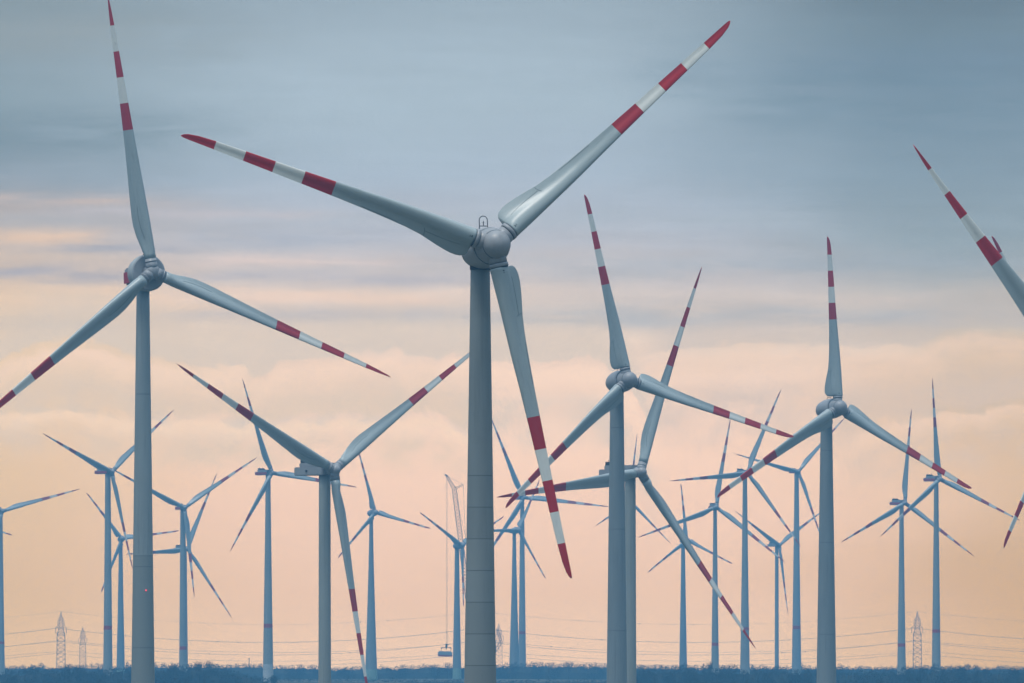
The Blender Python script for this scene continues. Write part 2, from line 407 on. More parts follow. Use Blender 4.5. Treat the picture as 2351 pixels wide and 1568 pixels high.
def blade_mesh(tab, cone, pitch, egg=False, n=36, bands=BANDS):
    tab = sorted(tab + [(b,) + interp(tab, b) for b in bands if all(abs(b - t[0]) > 1e-6 for t in tab)])
    rs = sorted(set([t[0] for t in tab] + [0.35, 0.46, 0.56, 0.66, 0.75, 0.85, 0.92]))
    rings, mis = [], []
    for r in rs:
        le, te, th, tw = interp(tab, r)
        ch = le - te; a = R(tw + pitch); round_ = sstep(.72, 1.0, th)
        fwd = cone * r ** 1.4
        ring = []
        for i in range(n):
            p = 2 * math.pi * i / n
            cxp = math.cos(p); s = math.sin(p)
            x = (le + te) / 2 + ch / 2 * cxp
            q = (1 - cxp) / 2
            foil = (0.2969 * math.sqrt(q) - .126 * q - .3516 * q * q + .2843 * q ** 3 - .1036 * q ** 4) * 10
            if s < 0: foil *= -1 * (1 - .38 * sstep(.35, .75, q))      # pressure side hollows towards the trailing edge
            camber = 0.05 * ch * (1 - cxp * cxp) * (1 - round_)
            y = th * ch / 2 * (round_ * s + (1 - round_) * foil) + camber
            # -Y is upwind; suction side is +Y
            X = x * math.cos(a) + y * math.sin(a)
            Yv = -x * math.sin(a) + y * math.cos(a)
            ring.append((X, Yv - fwd, r))
        rings.append(ring)
        k = sum(1 for b in bands if r >= b - 1e-6)
        mis.append(0 if k == 0 else (2 if k % 2 else 1))
    m = MB(); m.rings(rings, mis=mis)
    def at(r, q):      # a point on the pressure side, just proud of the skin
        for r0, r1, A, B in zip(rs, rs[1:], rings, rings[1:]):
            if r0 <= r <= r1: break
        u = (r - r0) / (r1 - r0)
        best = min(range(n // 2, n), key=lambda i: abs((1 - math.cos(2 * math.pi * i / n)) / 2 - q))
        lo = math.acos(1 - 2 * q); f = (2 * math.pi - lo) / (2 * math.pi) * n; i = int(f); w = f - i
        pa = Vector(A[i % n]).lerp(Vector(A[(i + 1) % n]), w); pb = Vector(B[i % n]).lerp(Vector(B[(i + 1) % n]), w)
        return pa.lerp(pb, u) + Vector((0, -.0004, 0))
    def line(pts, wid):
        ps = [at(*p) for p in pts]
        for a, b in zip(ps, ps[1:]):
            t = (b - a).normalized().cross(Vector((0, 1, 0))) * wid / 2
            m.add([a - t, a + t, b + t, b - t], [[0, 1, 2, 3]], 3)
    if egg:
        line([(.212, .99), (.212, .88), (.214, .78), (.218, .66)], .0011)
        line([(.10, .62), (.13, .66), (.16, .70), (.19, .74), (.212, .78)], .0008)
        line([(.079, .20), (.079, .27)], .0035); line([(.085, .20), (.085, .27)], .0016)
        line([(.30, .93), (.36, .93), (.42, .93)], .0008)
    else:
        line([(.12, .55), (.16, .62), (.20, .64), (.24, .62)], .0010)
    me = m.mesh('blade')
    for x in ('paint', 'white', 'red', 'gap'): me.materials.append(M[x])
    return me


def smooth_profile(prof, n=8):
    out = []
    for i in range(len(prof) - 1):
        p0 = prof[max(i - 1, 0)]; p1 = prof[i]; p2 = prof[i + 1]; p3 = prof[min(i + 2, len(prof) - 1)]
        for k in range(n):
            u = k / n
            out.append(tuple(0.5 * (2 * b + (c - a) * u + (2 * a - 5 * b + 4 * c - d) * u * u + (3 * b - a - 3 * c + d) * u ** 3)
                             for a, b, c, d in zip(p0, p1, p2, p3)))
    out.append(prof[-1])
    return [(h, max(r, 1e-4)) for h, r in out]


def egg_parts():
    """nacelle, spinner, blade collar and sensor frame, in rotor radii, -Y upwind, origin at the rotor centre"""
    d = {}
    m = MB()
    m.lathe(smooth_profile([(-.030, .0550), (-.045, .0575), (-.075, .0590), (-.105, .0585), (-.135, .0560), (-.165, .0500), (-.190, .0410), (-.208, .0290), (-.217, .0150), (-.219, .0005)], 5), 'Y', 48)
    d['nacelle'] = m.mesh('nacelle')
    m = MB()
    m.lathe([(-.0285, .0535), (-.0245, .0535)], 'Y', 48); d['seam_ring'] = m.mesh('seam_ring')
    m = MB()
    prof = [(-.024, .0535), (-.016, .0530), (-.004, .0495), (0.010, .0455), (.018, .0430), (.0192, .0414)]
    for k in range(1, 15):
        a = math.pi / 2 * k / 14
        prof.append((.0200 + .0414 * math.sin(a), max(.0414 * math.cos(a), 1e-4)))
    sm = [0] * len(prof); sm[4] = 1
    m.lathe(prof, 'Y', 48, mis=sm); d['spinner'] = m.mesh('spinner')
    m = MB()
    m.lathe([(.024, .0268), (.0525, .0268), (.053, .0256), (.0545, .0256), (.055, .0278), (.0655, .0284), (.066, .0262), (.069, .0262)], 'Z', 32, mis=[0, 0, 1, 1, 0, 0, 1, 1])
    d['blade_collar'] = m.mesh('blade_collar')
    m = MB()   # hoop with a wind vane inside, on the roof
    z0 = .0575; y = .10; pts = []
    for k in range(13):
        a = math.pi * k / 12
        pts.append((-.0125 * math.cos(a), y, z0 + .026 + .0125 * math.sin(a)))
    pts = [(-.0125, y, z0 - .004)] + pts + [(.0125, y, z0 - .004)]
    m.path(pts, .0013, 6)
    m.tube((-.0125, y, z0 + .009), (.0125, y, z0 + .009), .0013)
    m.tube((0, y, z0 + .009), (0, y, z0 + .024), .0012)
    m.tube((-.003, y, z0 + .019), (.003, y, z0 + .019), .0007)
    m.tube((.0125, y, z0 + .006), (.019, y + .01, z0 - .006), .0008)
    m.tube((-.0125, y, z0 + .006), (-.0125, y + .012, z0 - .006), .0008)
    d['wind_sensor'] = m.mesh('wind_sensor')
    return d


def disc_parts():
    d = {}
    m = MB()
    m.lathe([(-.036, .050), (-.036, .0640), (-.038, .0660), (-.062, .0665), (-.085, .062), (-.098, .052), (-.100, .040)], 'Y', 56); d['generator_disc'] = m.mesh('generator_disc')
    m = MB(); m.lathe([(-.034, .060), (-.0355, .0630)], 'Y', 48)
    m.box((0, .145, -.004), (.054, .105, .052), 0, bevel=.006)
    m.box((0, .178, .016), (.050, .040, .030), 0, bevel=.005)
    m.box((-.0268, .160, -.005), (.004, .070, .040), 1)
    m.box((0, .1985, -.005), (.040, .003, .036), 1)
    d['nacelle'] = m.mesh('nacelle')
    m = MB()
    prof = [(-.034, .0245), (-.012, .0262), (.004, .0258), (.013, .0232), (.019, .0180), (.0225, .010), (.023, .001)]
    m.lathe(prof, 'Y', 40)
    d['spinner'] = m.mesh('spinner')
    m = MB(); m.lathe([(.008, .0212), (.0345, .0212), (.0348, .0198), (.0362, .0198), (.0365, .0222), (.0395, .0222), (.0398, .0207), (.047, .0207)], 'Z', 32); d['blade_collar'] = m.mesh('blade_collar')
    m = MB()
    y = .062; z0 = .0665
    m.box((0, y + .0, z0 + .002), (.014, .01, .003))
    pts = [(-.006, y, z0 + .012)]
    for k in range(9):
        a = math.pi * k / 8; pts.append((-.006 * math.cos(a), y, z0 + .018 + .005 * math.sin(a)))
    pts += [(.006, y, z0 + .012)]
    m.path([(p[0] - .006, p[1], p[2]) for p in pts], .0006, 6)
    m.tube((-.012, y, z0 + .012), (0, y, z0 + .012), .0006)
    m.tube((-.006, y, z0 + .002), (-.006, y, z0 + .020), .0007)
    m.tube((.002, y, z0), (.002, y, z0 + .011), .0006); m.tube((.006, y, z0), (.006, y, z0 + .009), .0005)
    d['wind_sensor'] = m.mesh('wind_sensor')
    return d


def box_parts():
    d = {}
    m = MB()
    m.box((0, .130, -.004), (.078, .190, .036), 0, bevel=.003)
    m.box((0, .110, .0225), (.070, .170, .019), 0, bevel=.003)
    m.lathe([(-.036, .022), (-.014, .024), (-.012, .020)], 'Y', 32)
    d['nacelle'] = m.mesh('nacelle')
    m = MB()
    m.box((-.0403, .130, -.005), (.0016, .188, .022), 0); m.box((.0403, .130, -.005), (.0016, .188, .022), 0); m.box((0, .2257, -.005), (.076, .0016, .022), 0)
    d['red_stripe'] = m.mesh('red_stripe')
    m = MB()
    m.box((0, .180, .040), (.060, .022, .016)); m.box((0, .160, .0365), (.062, .010, .009)); m.tube((.02, .18, .046), (.02, .18, .058), .0012); m.tube((-.02, .18, .046), (-.02, .18, .056), .0012)
    d['cooler'] = m.mesh('cooler')
    m = MB()
    m.box((-.0398, .140, -.003), (.002, .012, .009)); d['vent'] = m.mesh('vent')
    m = MB()
    m.lathe(smooth_profile([(-.013, .0240), (.002, .0242), (.014, .0222), (.024, .0160), (.030, .008), (.032, .0005)], 4), 'Y', 32)
    d['spinner'] = m.mesh('spinner')
    m = MB(); m.lathe([(.010, .0204), (.0285, .0204), (.0288, .0192), (.0300, .0192), (.0303, .0212), (.0330, .0212), (.0333, .0205), (.046, .0205)], 'Z', 28); d['blade_collar'] = m.mesh('blade_collar')
    return d


DISC = disc_parts()
BLADE_WIDE = [(r, le + (le - te) * max(-.12, min(.42, (.84 - r) * 1.15)), te, th, tw) for r, le, te, th, tw in BLADE_SLIM]
KIND = {
    'egg': dict(blade=blade_mesh(BLADE_EGG, .012, 2.0, True), parts=egg_parts(), over=.135, drop=.046),
    'disc': dict(blade=blade_mesh(BLADE_SLIM, .0, 2.0), parts=DISC, over=.087, drop=.062),
    'wide': dict(blade=blade_mesh(BLADE_WIDE, .0, 2.0, bands=[.622, .696, .770, .845, .922]), parts=DISC, over=.087, drop=.062),
    'box': dict(blade=blade_mesh(BLADE_SLIM, .075, 2.0), parts=box_parts(), over=.064, drop=.022),
}
PART_MAT = {'nacelle': 'nacelle', 'spinner': 'spinner', 'blade_collar': 'spinner', 'wind_sensor': 'dark', 'seam_ring': 'gap',
            'generator_disc': 'nacelle_pale', 'red_stripe': 'band', 'cooler': 'dark', 'vent': 'gap'}
for kd in KIND.values():
    for pn, me in kd['parts'].items():
        if len(me.materials): continue
        me.materials.append(M[PART_MAT[pn]])
        me.materials.append(M['band'] if pn == 'nacelle' else M['gap'])
TILT = R(4)

# key: kind, rotor radius m, rotor radius px, yaw, blade angle, hub x, hub y, tower (y, width, y, width, power), red ring rows or None, extras
TURB = [
    ('disc', 45, 640.6, 25.4, 351.7, 350.5, 623.6, (680, 30, 1568, 54, 1.0), None, 'lamp dark',
     'tall turbine with a round disc behind its hub, at the left'),
    ('egg', 35.5, 785.5, 18.1, 288.4, 1135.2, 562.5, (640, 45, 1568, 73.5, 1.0), None, 'near',
     'biggest and nearest turbine in the middle, with ring joints on its concrete tower'),
    ('egg', 35.5, 436.2, 24.4, 347.6, 1441.1, 872, (905, 31, 1568, 47, 1.0), None, '',
     'egg shaped turbine right of the biggest one whose tower half covers a second tower'),
    ('egg', 35.5, 394, 29.3, 358.4, 1924.7, 935.6, (980, 27, 1568, 45.5, 1.0), None, '',
     'egg shaped turbine at the right with its top blade pointing straight up'),
    ('box', 45, 536, 40.6, 295.7, 767.4, 1079, (1100, 27, 1568, 29, 1.0), None, 'plain',
     'grey box nacelle turbine with an even thick tower, left of the biggest turbine'),
    ('box', 45, 514.5, 45.1, 22.6, 1470.6, 1084, (1150, 25, 1568, 28, 1.0), None, 'plain',
     'turbine whose tower is half hidden behind a nearer tower'),
    ('wide', 45, 888, 25.0, 322.2, 2604, 1040, (960, 33, 1568, 58, 1.0), None, '',
     'turbine past the right edge of which only one large dark red banded blade reaches in'),
    ('egg', 35.5, 413, 35, 330.8, 2452, 904, (940, 29, 1568, 46, 1.0), None, '',
     'turbine past the right edge showing only two small blade tips, one pointing down'),
    ('box', 45, 230, 41.8, 291.3, 257.1, 1082.9, (1100, 13, 1536, 21.5, 1.15), (1436.5, 1445.5), '',
     'distant turbine with a red striped box nacelle just left of the disc hub tower'),
    ('box', 45, 207, 19.5, 296.2, 424, 1165.5, (1180, 12, 1525, 17.5, 1.1), (1484, 1491.5), '',
     'distant camera facing turbine with a low red tower ring, right of the disc hub tower'),
    ('egg', 35.5, 133.3, 12, 322.4, 280.2, 1236.5, (1252, 9, 1525, 19, 1.25), None, 'green',
     'small egg shaped turbine low between a ringed tower and the disc hub tower'),
    ('box', 45, 193.7, 40, 25.7, 431.2, 1260.2, (1275, 11, 1525, 16, 1.1), None, '',
     'low distant turbine whose own tower hides behind a ringed tower'),
    ('box', 45, 233.1, 38.4, 338, 624.5, 1085.5, (1100, 11.5, 1551, 24.5, 1.15), (1432, 1441), 'foot',
     'distant turbine whose red ringed tower stands on a paler foot'),
    ('egg', 35.5, 147, 29.4, 344.5, 861.7, 1176.5, (1190, 8.5, 1568, 29.5, 1.35), None, 'green',
     'small egg shaped turbine with a widening greenish footed tower, right of the grey box nacelle'),
    ('egg', 35.5, 140.8, 38.2, 302, 1060.8, 1251.5, (1265, 10, 1554, 20.5, 1.15), None, 'green',
     'small egg shaped turbine beside the crane boom, half behind the biggest tower'),
    ('egg', 35.5, 130.9, 34, 28.7, 1190.6, 1216.6, (1230, 8.2, 1559, 25, 1.3), None, 'green',
     'small egg shaped turbine with a greenish foot just right of the biggest tower'),
    ('box', 56, 203.3, 19.1, 336.1, 1203.2, 1142.3, (1165, 9.5, 1520, 17.5, 1.1), (1449, 1456), '',
     'far turbine with a red ring whose hub is crossed by two nearer blades'),
    ('box', 45, 156.7, 49.8, 8.2, 1448.1, 1151.7, (1165, 9, 1525, 15, 1.1), None, '',
     'far turbine whose hub and tower are covered by two nearer towers, only its blades showing'),
    ('egg', 35.5, 129.6, 28.7, 355.1, 1577, 1239.6, (1255, 8.8, 1525, 18, 1.2), None, '',
     'smallest turbine of the right half, low behind a long descending banded blade'),
    ('box', 45, 203.8, 12.5, 9.3, 1644.8, 1164.1, (1180, 8.5, 1525, 17.6, 1.15), (1475.5, 1482.5), '',
     'far turbine with wide spread lower blades and a red ring near its foot'),
    ('box', 45, 210.6, 26.8, 24.1, 1716.6, 1085.3, (1110, 10.3, 1525, 21.6, 1.15), (1440, 1447), '',
     'far turbine with twin roof boxes whose tower ring is crossed by a red blade tip'),
    ('box', 45, 161.2, 40.1, 298.3, 1790.2, 1251.3, (1275, 8.3, 1525, 9.6, 1.0), None, 'plain',
     'far turbine with a plain grey nacelle on the thinnest tower'),
    ('box', 45, 169.4, 24, 283, 1833.5, 1082.4, (1100, 10.4, 1525, 21.5, 1.15), (1436.5, 1444.5), '',
     'far red ringed turbine half behind the lower left blade of the upright blade turbine'),
    ('box', 45, 217.3, 33.9, 4.7, 2078, 1154.5, (1175, 10, 1535, 19.8, 1.15), (1477, 1484.5), '',
     'distant turbine just left of the right hand pylon, with a low red tower ring'),
    ('box', 45, 232.2, 34.1, 354.4, 2158.3, 1099.7, (1120, 10.6, 1525, 20.6, 1.15), (1445, 1452.5), '',
     'distant turbine just right of the right hand pylon, dark streaks below its ring'),
    ('box', 45, 190.8, 18.9, 314.5, 5, 1173.6, (1195, 9, 1530, 19, 1.15), (1473, 1478.5), '',
     'distant turbine cut by the left edge with one blade reaching right'),
    ('egg', 35.5, 140.4, 23.6, 348.2, -98.3, 1185.2, (1200, 9, 1530, 19, 1.15), None, '',
     'turbine beyond the left edge of which only a small blade tip shows'),
]


BROAD = {('egg', 436.2): 1.08, ('egg', 394): 1.17}      # two turbines carry broader blades


def build_turbine(kind, Rm, Rpx, yaw, th, hx, hy, tw, ring, extra, label):
    K = KIND[kind]
    s = Rpx / Rm; D = F / s
    hub = P(hx, hy, D)
    psi = R(yaw)
    az = math.atan2(hx - CX, F)          # line of sight to this turbine
    psi_w = psi - az * 0.0
    a = Vector((math.sin(psi_w), -math.cos(psi_w), 0))
    ov = K['over'] * Rm
    bx, by = hub.x - a.x * ov, hub.y - a.y * ov
    gz = ground_z(bx, by)
    root = empty('wind_turbine', (bx, by, gz), psi_w)
    tag(root, label, 'wind turbine', 'wind turbines spread across the plain')
    # ---- tower
    top_z = hub.z - K['drop'] * Rm - gz
    y1, w1, y2, w2, pw = tw
    def rad(z):   # z above base
        py = HY - (z + gz) * F / by
        u = (py - y1) / (y2 - y1)
        w = w1 + (w2 - w1) * (max(u, 0) ** pw if u > 0 else u * 0.5)
        return w / 2 / (F / by)
    cuts = [(top_z, rad(top_z), 0)]
    N = 26
    for k in range(N + 1): cuts.append((top_z * k / N, None, 0))
    zs = sorted(set([round(top_z * k / N, 3) for k in range(N + 1)]))
    zof = lambda py: (HY - py) * by / F - gz
    band = None
    if ring:
        band = (zof(ring[1]), zof(ring[0]))
        zs = sorted(zs + [band[0], band[1]])
    green = []
    if extra == 'green':
        g0 = max(0, top_z * .02); gs = [0.4, 3.4, 6.4]
        zs = sorted(set(zs + gs))
    foot = zof(1525) if extra == 'foot' else None
    if foot: zs = sorted(zs + [foot])
    mis = []
    for z in zs:
        mi = 0
        if band and band[0] - 1e-6 <= z < band[1] - 1e-6: mi = 1
        if extra == 'green' and z < 6.4 - 1e-6: mi = 2
        if foot and z < foot - 1e-6: mi = 3
        mis.append(mi)
    m = MB(); m.lathe([(z, rad(z)) for z in zs], 'Z', 48 if s > 8 else 24, mis=mis)
    tmat = M['steel_tower'] if kind != 'egg' else M['concrete']
    if extra == 'near': tmat = material('ring_concrete', (0.215, 0.25, 0.255), 0.8, 0.10, 0.35, (1, 1, .15), dirt=(.30, 2.2, 2.2, .06), extra=lambda t, c, co: near_seams(t, c, co, zof))
    elif 'dark' in extra: tmat = material('two_tone_tower', (0.27, 0.32, 0.33), 0.6, 0.07, 0.25, (1, 1, .2), dirt=(.55, 2.2, 2.2, .06), extra=lambda t, c, co: two_tone(t, c, co, zof))
    elif s > 8 and kind == 'egg': tmat = material('jointed_tower', (0.21, 0.255, 0.27), 0.6, 0.08, 0.3, (1, 1, .2), dirt=(.55, 2.2, 2.2, .06), extra=seams(1.0, 19.0, 0.12, (0.12, 0.14, 0.15, 1)))
    o = m.build('tower', [tmat, M['band'], M['green'], M['white_foot']], root)
    if kind == 'egg':
        rt = rad(top_z)
        m = MB(); m.lathe([(top_z - .022 * Rm, rt * 1.0 + .0012 * Rm), (top_z - .022 * Rm, rt + .0022 * Rm), (top_z + .006 * Rm, rt + .0026 * Rm), (top_z + .007 * Rm, rt * .8)], 'Z', 40)
        m.build('yaw_collar', M['collar'], root)
    if 'lamp' in extra:
        z = zof(1355.5); r = rad(z)
        m = MB(); m.lathe([(-.10, .04), (-.06, .10), (.06, .10), (.10, .04)], 'Z', 12)
        o = m.build('obstruction_light', M['lamp'], root)
        ang = R(-90) - psi_w + R(18)
        o.location = ((r + .1) * math.cos(ang), (r + .1) * math.sin(ang), z)
    # ---- machine head
    head = Matrix.Translation((0, -ov, hub.z - gz)) @ Matrix.Rotation(-TILT, 4, 'X') @ Matrix.Scale(Rm, 4)
    def part(pn, parent=root, mat=None):
        o = bpy.data.objects.new(pn, K['parts'][pn]); COL.objects.link(o); o.parent = parent
        if parent is root: o.matrix_local = head if mat is None else mat
        return o
    level = Matrix.Translation((0, -ov, hub.z - gz)) @ Matrix.Scale(Rm, 4)
    nac = part('nacelle', mat=level if kind == 'box' else None)
    for pn in K['parts']:
        if pn in ('nacelle', 'spinner', 'blade_collar'): continue
        if pn == 'red_stripe' and extra == 'plain': continue
        if pn == 'vent' and extra != 'plain': continue
        if s < 5 and pn in ('wind_sensor', 'seam_ring'): continue
        c = part(pn, nac)
    sp = part('spinner')
    for k in range(3):
        rot = Matrix.Rotation(R(th + 120 * k), 4, 'Y')
        b = bpy.data.objects.new('blade', K['blade']); COL.objects.link(b); b.parent = root
        b.matrix_local = head @ rot @ Matrix.Scale(BROAD.get((kind, Rpx), 1.0), 4, (1, 0, 0))
        c = part('blade_collar', sp); c.matrix_local = rot
    return root


def near_seams(t, c, co, zof):
    z = t.sep(co)[2]
    step = (zof(1092) - zof(1528)) / 6
    fr = t.math('FRACT', t.math('DIVIDE', t.math('SUBTRACT', z, zof(1528) - .05), step))
    line = t.math('MULTIPLY', t.math('LESS_THAN', fr, 0.10 / step), t.math('LESS_THAN', z, zof(1088)))
    # every cast ring has its own shade
    ring = t.math('FLOOR', t.math('DIVIDE', t.math('SUBTRACT', z, zof(1528)), step))
    wn = t.n.new('ShaderNodeTexWhiteNoise'); wn.noise_dimensions = '1D'; t.l.new(ring, wn.inputs['W'])
    c = t.vmath('SCALE', c, scale=t.math('MULTIPLY_ADD', wn.outputs[0], 0.10, 0.95))
    return t.mix(t.math('MULTIPLY', line, 0.55), c, (0.06, 0.07, 0.07, 1))


def two_tone(t, c, co, zof):
    z = t.sep(co)[2]
    c = t.mix(t.math('LESS_THAN', z, zof(1276)), c, (0.22, 0.26, 0.26, 1))
    for py in (905, 1276, 1301, 1487):
        ln = t.math('LESS_THAN', t.math('ABSOLUTE', t.math('SUBTRACT', z, zof(py))), 0.07)
        c = t.mix(t.math('MULTIPLY', ln, 0.5), c, (0.10, 0.12, 0.13, 1))
    return c


M['white_foot'] = material('pale_tower_foot', (0.46, 0.50, 0.50), 0.6, 0.1, 0.3)
for row in TURB: build_turbine(*row)

# ------------------------------------------------------------------ pylons and wires
def pylon(px, top, D, H, label):
    p = P(px, top, D); base = ground_z(p.x, D)
    H = p.z - base
    root = empty('pylon', (p.x, D, base), 0)
    tag(root, label, 'pylon', 'lattice pylons behind the wood')
    k = H / 44.0
    r = 0.135 * k
    def lev(z):   # half width of the body by height
        return interp([(0, 2.9), (10, 2.75), (28.5, 2.5), (30.2, 2.0), (34, 1.35), (38, 1.15), (41.0, .55), (44, .05)], z)[0] * k
    zs = [0, 3.2, 6.4, 9.6, 12.8, 16, 19, 22, 25, 28.5, 30.2, 32.2, 34, 36, 38, 39.6, 41, 42.5, 44]
    m = MB()
    for z0, z1 in zip(zs, zs[1:]):
        w0, w1 = lev(z0), lev(z1); z0k, z1k = z0 * k, z1 * k
        c0 = [(-w0, -w0, z0k), (w0, -w0, z0k), (w0, w0, z0k), (-w0, w0, z0k)]
        c1 = [(-w1, -w1, z1k), (w1, -w1, z1k), (w1, w1, z1k), (-w1, w1, z1k)]
        for i in range(4):
            j = (i + 1) % 4
            m.tube(c0[i], c1[i], r * 1.3, n=4)
            m.tube(c0[i], c1[j], r * .75, n=4); m.tube(c0[j], c1[i], r * .75, n=4)
            m.tube(c1[i], c1[j], r * .6, n=4)
    m.build('lattice_body', M['lattice'], root)
    for z, half in ((38.4, 2.0), (33.6, 3.55), (28.6, 2.6)):
        m = MB(); w = lev(z)
        for sx in (-1, 1):
            tip = (sx * half * k, 0, z * k)
            for yy in (-w, w):
                m.tube((sx * w, yy, z * k), tip, r, n=4); m.tube((sx * w, yy, (z + 1.7) * k), tip, r, n=4)
        m.tube((-half * k, 0, z * k), (half * k, 0, z * k), r, n=4)
        m.build('crossarm', M['lattice'], root)
        if z > 30:
            for sx in (-1, 1):
                m = MB(); m.tube((sx * half * k, 0, z * k), (sx * (half + .1) * k, 0, (z - 3.9) * k), .18 * k, n=6)
                m.build('insulator', M['lattice'], root)
    return root


PD = 7650
pylon(140, 1404, PD, 44, 'tall lattice pylon at the left, larger of the left pair')
pylon(190, 1438.5, PD + 350, 44, 'smaller lattice pylon close right of the tall left one')
pylon(1145.5, 1431, PD + 300, 44, 'lattice pylon just right of the biggest turbine tower')
pylon(1104, 1404, PD, 44, 'lattice pylon hidden behind the biggest turbine tower')
pylon(2106, 1404, PD, 44, 'lattice pylon at the right between two ringed turbine towers')


def wire(levels, sag, dx, dy, r, label, markers):
    """one conductor over all spans; levels = rows at the pylons"""
    xs = [-860, 140, 1104, 2106, 3100]
    pts = []
    for a, b in zip(xs, xs[1:]):
        for k in range(16):
            u = k / 16; x = a + (b - a) * u
            pts.append(P(x + dx, levels + sag * 4 * u * (1 - u), PD) + Vector((0, dy, 0)))
    pts.append(P(xs[-1] + dx, levels, PD) + Vector((0, dy, 0)))
    m = MB(); m.path(pts, r, 5)
    o = m.build('power_line', M['wire'])
    tag(o, label, 'power line', 'power lines strung between the pylons')
    rnd = random.Random(label)
    for k in range(markers):
        i = rnd.randrange(16, 48); u = rnd.random(); p = pts[i].lerp(pts[i + 1], u)
        mm = MB(); mm.lathe([(-.42, .02), (-.26, .33), (0, .42), (.26, .33), (.42, .02)], 'Z', 8)
        q = mm.build('line_marker', M['dark'], o); q.location = p


wire(1442, 33, -6, -3, .125, 'strongest wire, hung from the upper crossarms of the pylons', 8)
wire(1471, 33, -10, -4, .105, 'wire on the near side of the middle crossarms, ending lower than the strongest wire', 6)
wire(1471, 27, 10, 4, .08, 'thinner wire on the far side of the middle crossarms', 4)
wire(1499.5, 29, -8, -4, .09, 'lowest wire, sagging close to the tree tops', 5)
wire(1494, 24, 8, 4, .08, 'faint wire just above the lowest one', 3)
wire(1404, 30, 0, 0, .06, 'topmost hair thin wire running over the pylon peaks', 5)

# ------------------------------------------------------------------ crane and its load
def lattice_boom(m, a, b, w0, w1, r, n):
    a = Vector(a); b = Vector(b); d = (b - a).normalized()
    u = d.cross(Vector((0, 1, 0))).normalized(); v = d.cross(u)
    prev = None
    for k in range(n + 1):
        t = k / n; p = a.lerp(b, t); w = (w0 + (w1 - w0) * t) / 2
        c = [p + u * w + v * w, p - u * w + v * w, p - u * w - v * w, p + u * w - v * w]
        if prev:
            for i in range(4):
                j = (i + 1) % 4
                m.tube(prev[i], c[i], r, n=4)
                m.tube(prev[i] if k % 2 else prev[j], c[j] if k % 2 else c[i], r * .6, n=4)
        prev = c


CD = 6800
def build_crane():
    b = P(1097, 1545, CD); gz = ground_z(b.x, CD)
    root = empty('crawler_crane', (b.x, CD, gz))
    tag(root, 'tall lattice boom crane behind the small turbine left of the biggest tower', 'crane')
    L = lambda px, py, dy=0: P(px, py, CD) - Vector((b.x, CD, gz)) + Vector((0, dy, 0))
    m = MB()
    foot = L(1095, 1540); knee = L(1043, 1122.5); tip = L(1025, 1091.5)
    lattice_boom(m, foot, knee, 3.0, 2.5, .25, 56)
    m.build('boom', M['crane'], root)
    m = MB(); lattice_boom(m, knee, tip, 2.2, .8, .2, 7); m.tube(tip - Vector((1.0, 0, -.5)), tip + Vector((.8, 0, -.3)), .45, n=6)
    m.build('jib', M['crane'], root)
    m = MB(); mast = L(1063.5, 1112.5); lattice_boom(m, knee, mast, 1.2, .5, .13, 5)
    m.build('jib_strut', M['crane'], root)
    m = MB()
    m.tube(tip, mast, .09, n=4); m.tube(mast, L(1069, 1240), .10, n=4); m.tube(L(1069, 1240), L(1112, 1520), .10, n=4)
    m.tube(knee, L(1076, 1260), .09, n=4); m.tube(L(1076, 1260), L(1116, 1525), .09, n=4)
    m.build('pendant', M['crane'], root)
    m = MB(); m.tube(tip, L(1025, 1478), .085, n=4); m.tube(tip + Vector((.5, 0, 0)), L(1025, 1478) + Vector((.5, 0, 0)), .085, n=4)
    m.build('hoist_rope', M['crane'], root)
    m = MB(); h = L(1025, 1482)
    m.box(h, (1.3, .9, 2.2), bevel=.2); m.tube(h - Vector((0, 0, 1)), h - Vector((0, 0, 2.4)), .35, .2, n=8)
    m.build('hook_block', M['dark'], root)
    m = MB()   # derrick mast that leans back to the right of the tower
    lattice_boom(m, L(1104, 1540, 6), L(1151, 1474, 6), 2.0, 1.6, .22, 10); lattice_boom(m, L(1151, 1474, 6), L(1141.5, 1443, 6), 1.5, .9, .2, 5)
    m.build('derrick_mast', M['crane'], root)
    m = MB(); c = L(1103, 1540)
    m.box((c.x, 0, 3.2), (11, 5, 3), bevel=.3); m.box((c.x - 6, -1, 3.4), (2, 2, 2.6), bevel=.3); m.box((c.x + 6.6, 0, 3.0), (2.6, 6, 3.2), bevel=.2)
    m.build('superstructure', M['crane'], root)
    for yy in (-4, 4):
        m = MB(); m.box((c.x, yy, .75), (11, 1.5, 1.6), bevel=.6); m.build('crawler_track', M['dark'], root)


def build_load():
    c = P(1022, 1502, CD - .5)
    root = empty('machine_housing', (c.x, CD, c.z))
    tag(root, 'pale machine housing with a red stripe hanging from the crane hook', 'machine housing')
    m = MB(); m.box((0, 0, .4), (8.6, 3.6, 2.0), 0, Matrix.Rotation(R(2), 3, 'Y'), .25); m.box((-.2, 0, 1.55), (7.6, 3.2, .5), 0, Matrix.Rotation(R(2), 3, 'Y'), .1)
    m.build('shell', M['nacelle_pale'], root)
    m = MB(); m.box((0, 0, -.85), (8.7, 3.7, 1.15), 0, Matrix.Rotation(R(2), 3, 'Y'), .2); m.build('red_stripe', M['band'], root)
    m = MB(); m.box((.6, 0, 3.9), (6.0, .5, .45)); m.tube((.6, 0, 4), (.6, 0, 5.0), .2)
    for x in (-2.3, 3.5): m.box((x, 0, 3.6), (.5, .9, 1.0))
    m.build('spreader_beam', M['dark'], root)
    for x in (-2.3, 3.5):
        m = MB(); m.tube((x, 0, 3.3), (x * .95, 0, 1.6), .10); m.build('sling', M['dark'], root)


build_crane(); build_load()

